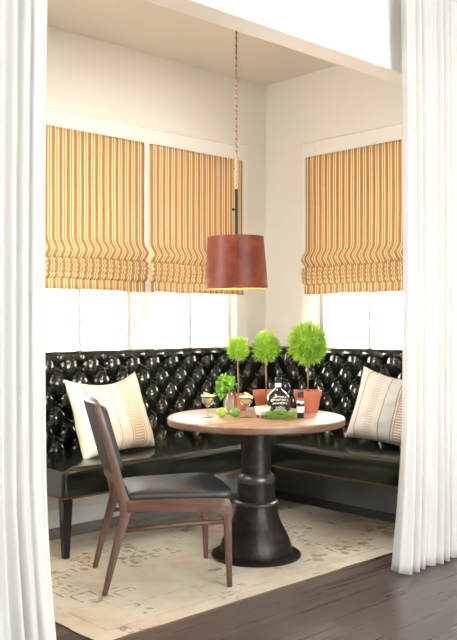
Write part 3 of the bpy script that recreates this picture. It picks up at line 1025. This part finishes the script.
# ------------------------------------------------------------------ topiaries
def topiary(label, x, y, pot_r, pot_h, ball_r, ball_z, seed, sx=1.0, dx=0):
    rnd = random.Random(seed)
    t = thing('potted_topiary', label, 'potted plant', (x, y, ZT_), 0, 'lemon cypress topiaries in clay pots')
    rb = pot_r * .72
    bm = bmesh.new()
    lathe(bm, [(0, 0), (rb, 0), (pot_r * .94, pot_h * .74), (pot_r, pot_h * .745), (pot_r * 1.03, pot_h), (pot_r * .92, pot_h), (pot_r * .86, pot_h * .8), (0, pot_h * .8)], 40)
    obj('pot', bm, M['terracotta'], t, smooth=35)
    bm = bmesh.new(); lathe(bm, [(0, pot_h * .90), (pot_r * .5, pot_h * .90), (pot_r * .87, pot_h * .84), (pot_r * .85, pot_h * .805), (0, pot_h * .805)], 24)
    obj('soil', bm, M['soil'], t, smooth=True)
    bz = ball_z - ZT_
    bm = bmesh.new(); tube(bm, [(0, 0, pot_h * .85), (.004, .002, pot_h + .3 * (bz - pot_h)), (dx * .6 - .003, 0, pot_h + .65 * (bz - pot_h)), (dx, 0, bz)], [.0065, .0055, .005, .004], 8)
    obj('stem', bm, M['stem'], t, smooth=True)
    bm = bmesh.new()
    nspr = int(1500 * (ball_r / .115) ** 1.5)
    for k in range(nspr):
        d = Vector((rnd.gauss(0, 1), rnd.gauss(0, 1), rnd.gauss(0, 1))).normalized()
        lump = 1 + .13 * noise.noise(d * 2.5 + Vector((seed, 0, 0)))
        rr = ball_r * rnd.uniform(.55, .9) * lump
        c = Vector((dx, 0, bz)) + Vector((d.x * sx, d.y * sx, d.z * (1.08 if d.z > 0 else .95))) * rr
        L = ball_r * rnd.uniform(.16, .38)
        dirn = (d + Vector((rnd.uniform(-.5, .5), rnd.uniform(-.5, .5), rnd.uniform(-.1, .85)))).normalized()
        side = dirn.cross(Vector((rnd.uniform(-1, 1), rnd.uniform(-1, 1), rnd.uniform(-1, 1)))).normalized()
        oth = dirn.cross(side)
        for q in range(3):
            dd = (dirn + side * rnd.uniform(-.5, .5) + oth * rnd.uniform(-.5, .5)).normalized()
            wv = .0022 + .001 * rnd.random()
            b0 = c + dirn * L * .25 * q
            s_ = dd.cross(oth).normalized() * wv; o_ = dd.cross(s_).normalized() * wv
            v = [bm.verts.new(b0 + s_), bm.verts.new(b0 - s_ * .5 + o_), bm.verts.new(b0 - s_ * .5 - o_), bm.verts.new(b0 + dd * L * .8)]
            for tri in ((0, 1, 3), (1, 2, 3), (2, 0, 3)): bm.faces.new([v[i] for i in tri])
    core = bmesh.ops.create_icosphere(bm, subdivisions=3, radius=ball_r * .62)
    for v in core['verts']: v.co = Vector((dx, 0, bz)) + Vector((v.co.x * sx, v.co.y * sx, v.co.z)) * (1 + .15 * noise.noise(v.co * 40))
    obj('foliage', bm, M['foliage'], t)


topiary('smallest cypress topiary, left of the three, behind the herb jar', 3.361, 3.496,   .060, .095, .066, 1.12, 1, .9)
topiary('medium cypress topiary between the other two, behind the white bowl', 3.514, 3.421, .074, .112, .084, 1.125, 2, .9)
topiary('largest cypress topiary, right of the three, beside the black jug', 3.594, 3.168, .078, .122, .112, 1.145, 3, .95, .0)

# ------------------------------------------------------------------ jug
jg = thing('jug', 'round black glass jug with white lettering and a ring handle', 'jug', (3.40, 3.215, ZT_))
bm = bmesh.new()
lathe(bm, [(0, 0), (.05, 0), (.062, .008), (.070, .030), (.073, .055), (.071, .078), (.060, .103), (.040, .122), (.022, .136), (.0165, .150), (.0165, .178), (0, .178)], 44)
obj('body', bm, M['jug_glass'], jg, smooth=40)
bm = bmesh.new(); lathe(bm, [(0, .178), (.0175, .178), (.0175, .198), (.015, .201), (0, .201)], 24); obj('cap', bm, M['black_metal'], jg, smooth=40)
bm = bmesh.new(); lathe(bm, [(.0172, .150), (.0178, .150), (.0178, .172), (.0172, .172)], 28, closed=True); obj('neck_label', bm, M['label_paper'], jg, smooth=40)
va = math.radians(46.78 + 180)   # towards the viewer side
rv = Vector((math.sin(math.radians(46.78)), -math.cos(math.radians(46.78)), 0))
bm = bmesh.new()
pts = []
for k in range(17):
    a = PI * (1.05 - k / 16 * 1.45)
    pts.append(Vector((0, 0, .136)) + rv * (.040 + .026 * math.cos(a)) + Vector((0, 0, .034 * math.sin(a))))
tube(bm, pts, .0058, 10); obj('handle', bm, M['jug_glass'], jg, smooth=True)


def on_jug(a, z, off=.0008):
    prof = [(0.008, .062), (.030, .070), (.055, .073), (.078, .071), (.103, .060), (.122, .040)]
    r_ = .06
    for (z0, r0), (z1, r1) in zip(prof, prof[1:]):
        if z0 <= z <= z1: r_ = r0 + (r1 - r0) * (z - z0) / (z1 - z0)
    r_ += off
    return Vector((r_ * math.cos(a), r_ * math.sin(a), z))


def stroke(bm, a0, z0, a1, z1, w_=.0022):
    n = 4; prev = None
    d = Vector((a1 - a0, (z1 - z0) / .07)).normalized(); nx_, nz_ = -d.y * w_ / .07, d.x * w_
    for k in range(n + 1):
        a = lerp(a0, a1, k / n); z = lerp(z0, z1, k / n)
        c = [bm.verts.new(on_jug(a + s * nx_, z + s * nz_, o)) for s, o in ((-1, .0002), (-1, .0012), (1, .0012), (1, .0002))]
        if prev:
            for q in range(4): bm.faces.new((prev[q], prev[(q + 1) % 4], c[(q + 1) % 4], c[q]))
        else: bm.faces.new(c)
        prev = c
    bm.faces.new(prev)


rnd = random.Random(3)
ph = va + .12
bm = bmesh.new()
for (zc, hh_, aw, nl) in ((.100, .007, .62, 6), (.084, .010, .80, 7), (.066, .010, .62, 6)):
    for k in range(nl):
        f = (k + .5) / nl * 2 - 1
        a = ph + f * aw; z = zc - .006 * f * f
        w2 = aw / nl * .62
        kind = rnd.choice('NHEDA')
        stroke(bm, a - w2, z - hh_ / 2, a - w2, z + hh_ / 2, .0013)
        if kind in 'NH': stroke(bm, a + w2, z - hh_ / 2, a + w2, z + hh_ / 2, .0013)
        if kind == 'N': stroke(bm, a - w2, z + hh_ / 2, a + w2, z - hh_ / 2, .0011)
        if kind in 'HA': stroke(bm, a - w2, z, a + w2, z, .0011)
        if kind in 'EDA': stroke(bm, a - w2, z + hh_ / 2, a + w2, z + hh_ / 2, .0011)
        if kind in 'ED': stroke(bm, a - w2, z - hh_ / 2, a + w2, z - hh_ / 2, .0011)
obj('lettering', bm, M['print_white'], jg, label='white printed lettering')
bm = bmesh.new()
for k in range(9):
    f = k / 8 * 2 - 1
    stroke(bm, ph + f * .42, .018 + .004 * abs(f), ph + f * .30, .052 - .012 * f * f, .0028)
stroke(bm, ph - .5, .030, ph + .5, .030, .0022); stroke(bm, ph - .4, .044, ph + .4, .044, .0018)
obj('emblem', bm, M['print_grey'], jg, label='grey printed emblem')

# ------------------------------------------------------------------ small bottle
sb = thing('sauce_bottle', 'small dark bottle with red band and white label at the table front', 'bottle', (3.34, 2.995, ZT_))
bm = bmesh.new(); lathe(bm, [(0, 0), (.017, 0), (.0195, .004), (.0195, .082), (.017, .092), (.0135, .098), (.0135, .108), (0, .108)], 28); obj('body', bm, M['jug_glass'], sb, smooth=40)
bm = bmesh.new(); lathe(bm, [(0, .108), (.0165, .108), (.0165, .136), (.014, .140), (0, .140)], 24); obj('cap', bm, M['black_metal'], sb, smooth=40)
bm = bmesh.new(); lathe(bm, [(.0195, .030), (.0202, .030), (.0202, .062), (.0195, .062)], 28, closed=True); obj('label', bm, M['label_paper'], sb, smooth=40)
bm = bmesh.new(); lathe(bm, [(.0136, .097), (.0178, .097), (.0178, .109), (.0136, .109)], 28, closed=True); obj('collar_band', bm, M['red'], sb, smooth=40)
bm = bmesh.new(); lathe(bm, [(.0195, .080), (.0202, .080), (.0185, .092), (.0175, .092)], 28, closed=True); obj('shoulder_label', bm, M['label_paper'], sb, smooth=40)
bm = bmesh.new(); tube(bm, [(-.0145 * 1, -.0145, .021 + .001 * 0), (-.0146, -.0146, .024)], .001, 5); bm.free()
bm = bmesh.new()
for zz in (.040, .047, .053):
    for k in range(5):
        a = va - .5 + k * .25
        r_ = .0206
        c = [bm.verts.new((r_ * math.cos(a + da), r_ * math.sin(a + da), zz + dz)) for da, dz in ((-.09, -.0013), (.09, -.0013), (.09, .0013), (-.09, .0013))]
        bm.faces.new(c)
obj('label_print', bm, M['print_grey'], sb)

# ------------------------------------------------------------------ bowl of wedges
bw = thing('bowl', 'small white bowl of lime wedges in front of the jug', 'bowl', (3.225, 3.165, ZT_))
bm = bmesh.new(); lathe(bm, [(0, .002), (.022, 0), (.026, .006), (.040, .028), (.0465, .056), (.044, .056), (.037, .030), (.02, .012), (0, .011)], 36)
obj('body', bm, M['ceramic'], bw, smooth=50)


def wedge(bm, c, rz, tilt, R=.022, mat0=0, mat1=1):
    mtx = Matrix.Translation(c) @ Matrix.Rotation(rz, 4, 'Z') @ Matrix.Rotation(tilt, 4, 'X')
    n = 8; prev = None
    tip = [bm.verts.new(mtx @ Vector((sx * R * .9, 0, 0))) for sx in (-1, 1)]
    rows = []
    for j in range(5):
        th = (j / 4 - .5) * 1.1
        rows.append([bm.verts.new(mtx @ Vector((R * math.cos(PI * (i + 1) / (n + 1)), R * math.sin(PI * (i + 1) / (n + 1)) * math.cos(th), R * math.sin(PI * (i + 1) / (n + 1)) * math.sin(th)))) for i in range(n)])
    for a, b in zip(rows, rows[1:]):
        for i in range(n - 1): bm.faces.new((a[i], a[i + 1], b[i + 1], b[i])).material_index = mat0
        bm.faces.new((tip[1], a[0], b[0])).material_index = mat0; bm.faces.new((tip[0], b[-1], a[-1])).material_index = mat0
    for r_ in (rows[0], rows[-1]): bm.faces.new([tip[1]] + r_ + [tip[0]]).material_index = mat1


spots_w = [(-.018, .012, .052, .3), (.016, .014, .054, 1.9), (.004, -.018, .052, 4.0), (-.02, -.012, .055, 5.2), (.02, -.006, .060, 2.9)]
wl = ['lime wedge in the white bowl, on the left side', 'lime wedge at the back of the white bowl', 'lime wedge at the front of the white bowl', 'lime wedge at the left front of the white bowl', 'topmost lime wedge on the right in the white bowl']
for (dx, dy, dz, a), lb in zip(spots_w, wl):
    bm = bmesh.new(); wedge(bm, (0, 0, 0), a, .6 + .3 * math.sin(a * 3), .019)
    o = obj('lime_wedge', bm, [M['lime'], M['lime_flesh']], smooth=40)
    o.location = (3.225 + dx, 3.165 + dy, ZT_ + dz - .012); tag(o, lb, 'lime wedge', 'lime wedges in the bowl')

# ------------------------------------------------------------------ limes
for (x, y, r_, mt, lb) in ((3.068, 3.318, .0265, 'lime', 'pale green whole lime on the table, left of the two'), (3.113, 3.262, .0262, 'lime_dark', 'darker green whole lime on the table, right of the two')):
    t = thing('lime', lb, 'lime', (x, y, ZT_ + r_ * .96), 0, 'whole limes on the table')
    bm = bmesh.new()
    vs = sphere(bm, (0, 0, 0), r_, 24)
    for v in vs:
        k = abs(v.co.z) / r_; v.co *= 1 + .03 * noise.noise(v.co * 60)
        v.co.x *= 1.08 + (.10 if abs(v.co.x) > r_ * .93 else 0)
        v.co.z *= .96
    obj('fruit', bm, M[mt], t, smooth=True)
    bm = bmesh.new(); sphere(bm, (-.021, -.014, .012), .003, 8); obj('stem_end', bm, M['stem'], t)


# ------------------------------------------------------------------ cocktail glasses
def cocktail(label, x, y, h, r_, seed, fruit):
    t = thing('cocktail_glass', label, 'glass', (x, y, ZT_), 0, 'stemmed cocktail glasses')
    bm = bmesh.new()
    lathe(bm, [(0, 0), (.030, 0), (.030, .002), (.012, .005), (.0045, .012), (.0035, h * .45), (.006, h * .50), (r_ * .5, h * .56), (r_ * .82, h * .68), (r_ * .93, h * .85), (r_, h), (r_ - .0018, h), (r_ * .90, h * .85), (r_ * .78, h * .69), (r_ * .45, h * .58), (0, h * .55)], 32)
    obj('body', bm, M['drink_glass'], t, smooth=50)
    bm = bmesh.new(); lathe(bm, [(0, h * .56), (r_ * .44, h * .59), (r_ * .76, h * .70), (r_ * .87, h * .86), (0, h * .86)], 28); obj('drink', bm, M['drink'], t, smooth=40)
    bm = bmesh.new(); lathe(bm, [(r_ - .002, h - .003), (r_ + .0015, h - .004), (r_ + .0015, h + .0015), (r_ - .002, h + .0015)], 28, closed=True); obj('salt_rim', bm, M['salt'], t)
    return t


cocktail('stemmed glass with a lime slice, leftmost on the table', 3.001, 3.354, .118, .036, 1, 'lime')
cocktail('stemmed glass with a lemon slice and berries beside the white bowl', 3.150, 3.215, .112, .036, 2, 'lemon')


def slice_(name, lb, cat, loc, rot, R, mats):
    bm = bmesh.new(); n = 20
    lathe(bm, [(0, -.002), (R, -.002), (R, .002), (0, .002)], n, mat=0)
    lathe(bm, [(0, .0022), (R * .86, .0022), (R * .86, .0020), (0, .0020)], n, mat=1)
    lathe(bm, [(0, -.0022), (R * .86, -.0022), (R * .86, -.0020), (0, -.0020)], n, mat=1)
    o = obj(name, bm, mats, smooth=30); o.location = loc; o.rotation_euler = rot
    return tag(o, lb, cat)


slice_('lime_slice', 'lime slice resting on the rim of the leftmost stemmed glass', 'lime slice', (3.001, 3.350, ZT_ + .121), (.35, .25, 0), .030, [M['lime'], M['lime_flesh']])
slice_('lemon_slice', 'yellow lemon slice on the rim of the glass beside the white bowl', 'lemon slice', (3.160, 3.205, ZT_ + .117), (.5, .35, 0), .028, [M['lemon'], M['lemon']])
for k, (dx, dy, dz) in enumerate(((.0, 0, .0), (.018, -.014, 0.), (-.012, .018, 0.))):
    bm = bmesh.new(); sphere(bm, (0, 0, 0), .0088, 12); o = obj('berry', bm, M['berry'], smooth=True)
    o.location = (3.186 + dx * .9, 3.130 + dy * 1.1 - .0, ZT_ + .0088)
    tag(o, ('middle of three dark red berries below the lemon garnished glass', 'foremost dark red berry, nearest the front of the table', 'rearmost dark red berry, nearest the lemon garnished glass')[k], 'berry', 'dark red berries on the table')

# ------------------------------------------------------------------ jar with herbs
jr = thing('glass_jar', 'clear glass jar of water holding bright green herbs', 'jar', (3.21, 3.404, ZT_))
bm = bmesh.new(); lathe(bm, [(0, 0), (.033, 0), (.037, .006), (.038, .09), (.030, .108), (.030, .122), (.028, .122), (.028, .108), (.0355, .089), (.0345, .008), (0, .006)], 36); obj('body', bm, M['drink_glass'], jr, smooth=50)
bm = bmesh.new(); lathe(bm, [(0, .007), (.034, .009), (.035, .088), (0, .088)], 28); obj('water', bm, M['jar_water'], jr, smooth=40)
hb = thing('herb_bunch', 'leafy bunch of green herbs standing in the clear glass jar', 'herbs', (3.21, 3.404, ZT_ + .012))
rnd = random.Random(11)
bm = bmesh.new()
for k in range(12):
    a = rnd.random() * 2 * PI; r0 = rnd.random() * .018
    tube(bm, [(r0 * math.cos(a), r0 * math.sin(a), .0), (r0 * 1.1 * math.cos(a + 1), r0 * 1.1 * math.sin(a + 1), .06), (r0 * 1.2 * math.cos(a), r0 * 1.2 * math.sin(a), .115)], .0014, 5)
obj('stems', bm, M['stem'], hb, smooth=True)


def leaf(bm, p, d, nrm, L, Wd, droop=.3):
    side = d.cross(nrm).normalized(); nn = side.cross(d)
    pts = []
    for f, wf in ((0, .05), (.3, .9), (.6, 1.), (.85, .55), (1, .03)):
        c = p + d * L * f - Vector((0, 0, 1)) * droop * L * f * f
        pts.append((bm.verts.new(c + side * Wd * wf + nn * Wd * .2), bm.verts.new(c), bm.verts.new(c - side * Wd * wf + nn * Wd * .2)))
    for a, b in zip(pts, pts[1:]):
        bm.faces.new((a[0], a[1], b[1], b[0])); bm.faces.new((a[1], a[2], b[2], b[1]))


bm = bmesh.new()
left = -rv
for k in range(430):
    f = rnd.random()
    c = Vector((0, 0, .165)) + left * .02
    if f < .72:
        d0 = Vector((rnd.gauss(0, 1), rnd.gauss(0, 1), rnd.gauss(0, 1))).normalized()
        p = c + Vector((d0.x * .050, d0.y * .050, d0.z * .042)) * rnd.uniform(.5, 1)
    else:       # drooping lobe at the left
        p = c + left * (.035 + .012 * rnd.gauss(0, 1)) + Vector((0, 0, -rnd.uniform(.0, .085))) + Vector((rnd.gauss(0, .008), rnd.gauss(0, .008), 0))
    d = Vector((rnd.gauss(0, 1), rnd.gauss(0, 1), rnd.gauss(.1, .7))).normalized()
    nrm = Vector((rnd.gauss(0, .5), rnd.gauss(0, .5), 1)).normalized()
    leaf(bm, p, d, nrm, rnd.uniform(.016, .028), rnd.uniform(.005, .009))
o = obj('leaves', bm, M['herb'], hb, smooth=True)
# bundle of rosemary lying on the table
rs = thing('herb_sprigs', 'pile of green herb sprigs lying on the table before the jug', 'herbs', (3.215, 3.035, ZT_))
bm = bmesh.new(); lf = bmesh.new()
for k in range(10):
    yy = -.02 + .04 * rnd.random(); zz = .004 + .034 * rnd.random(); sx = rnd.uniform(-.015, .015); sk = rnd.uniform(-.25, .25)
    fw = Vector((math.cos(math.radians(46.78)), math.sin(math.radians(46.78)), 0))
    def pos(s): return rv * (s * .078 + sx) + fw * (yy + s * sk * .05) + Vector((0, 0, zz + .004 * math.sin(s * 3 + k)))
    tube(bm, [pos(-1 + 2 * i / 6) for i in range(7)], .0011, 5)
    for i in range(46):
        s = -1 + 2 * rnd.random(); p = pos(s)
        d = (rv * rnd.choice((1, .6)) + fw * rnd.gauss(0, .7) + Vector((0, 0, rnd.uniform(0, .9)))).normalized()
        leaf(lf, p, d, Vector((rnd.gauss(0, .5), rnd.gauss(0, .5), 1)).normalized(), rnd.uniform(.012, .020), .0040, .1)
for v in lf.verts: v.co.z = max(v.co.z, .0015)
obj('stems', bm, M['stem'], rs, smooth=True); obj('leaves', lf, M['herb_dark'], rs, smooth=True)
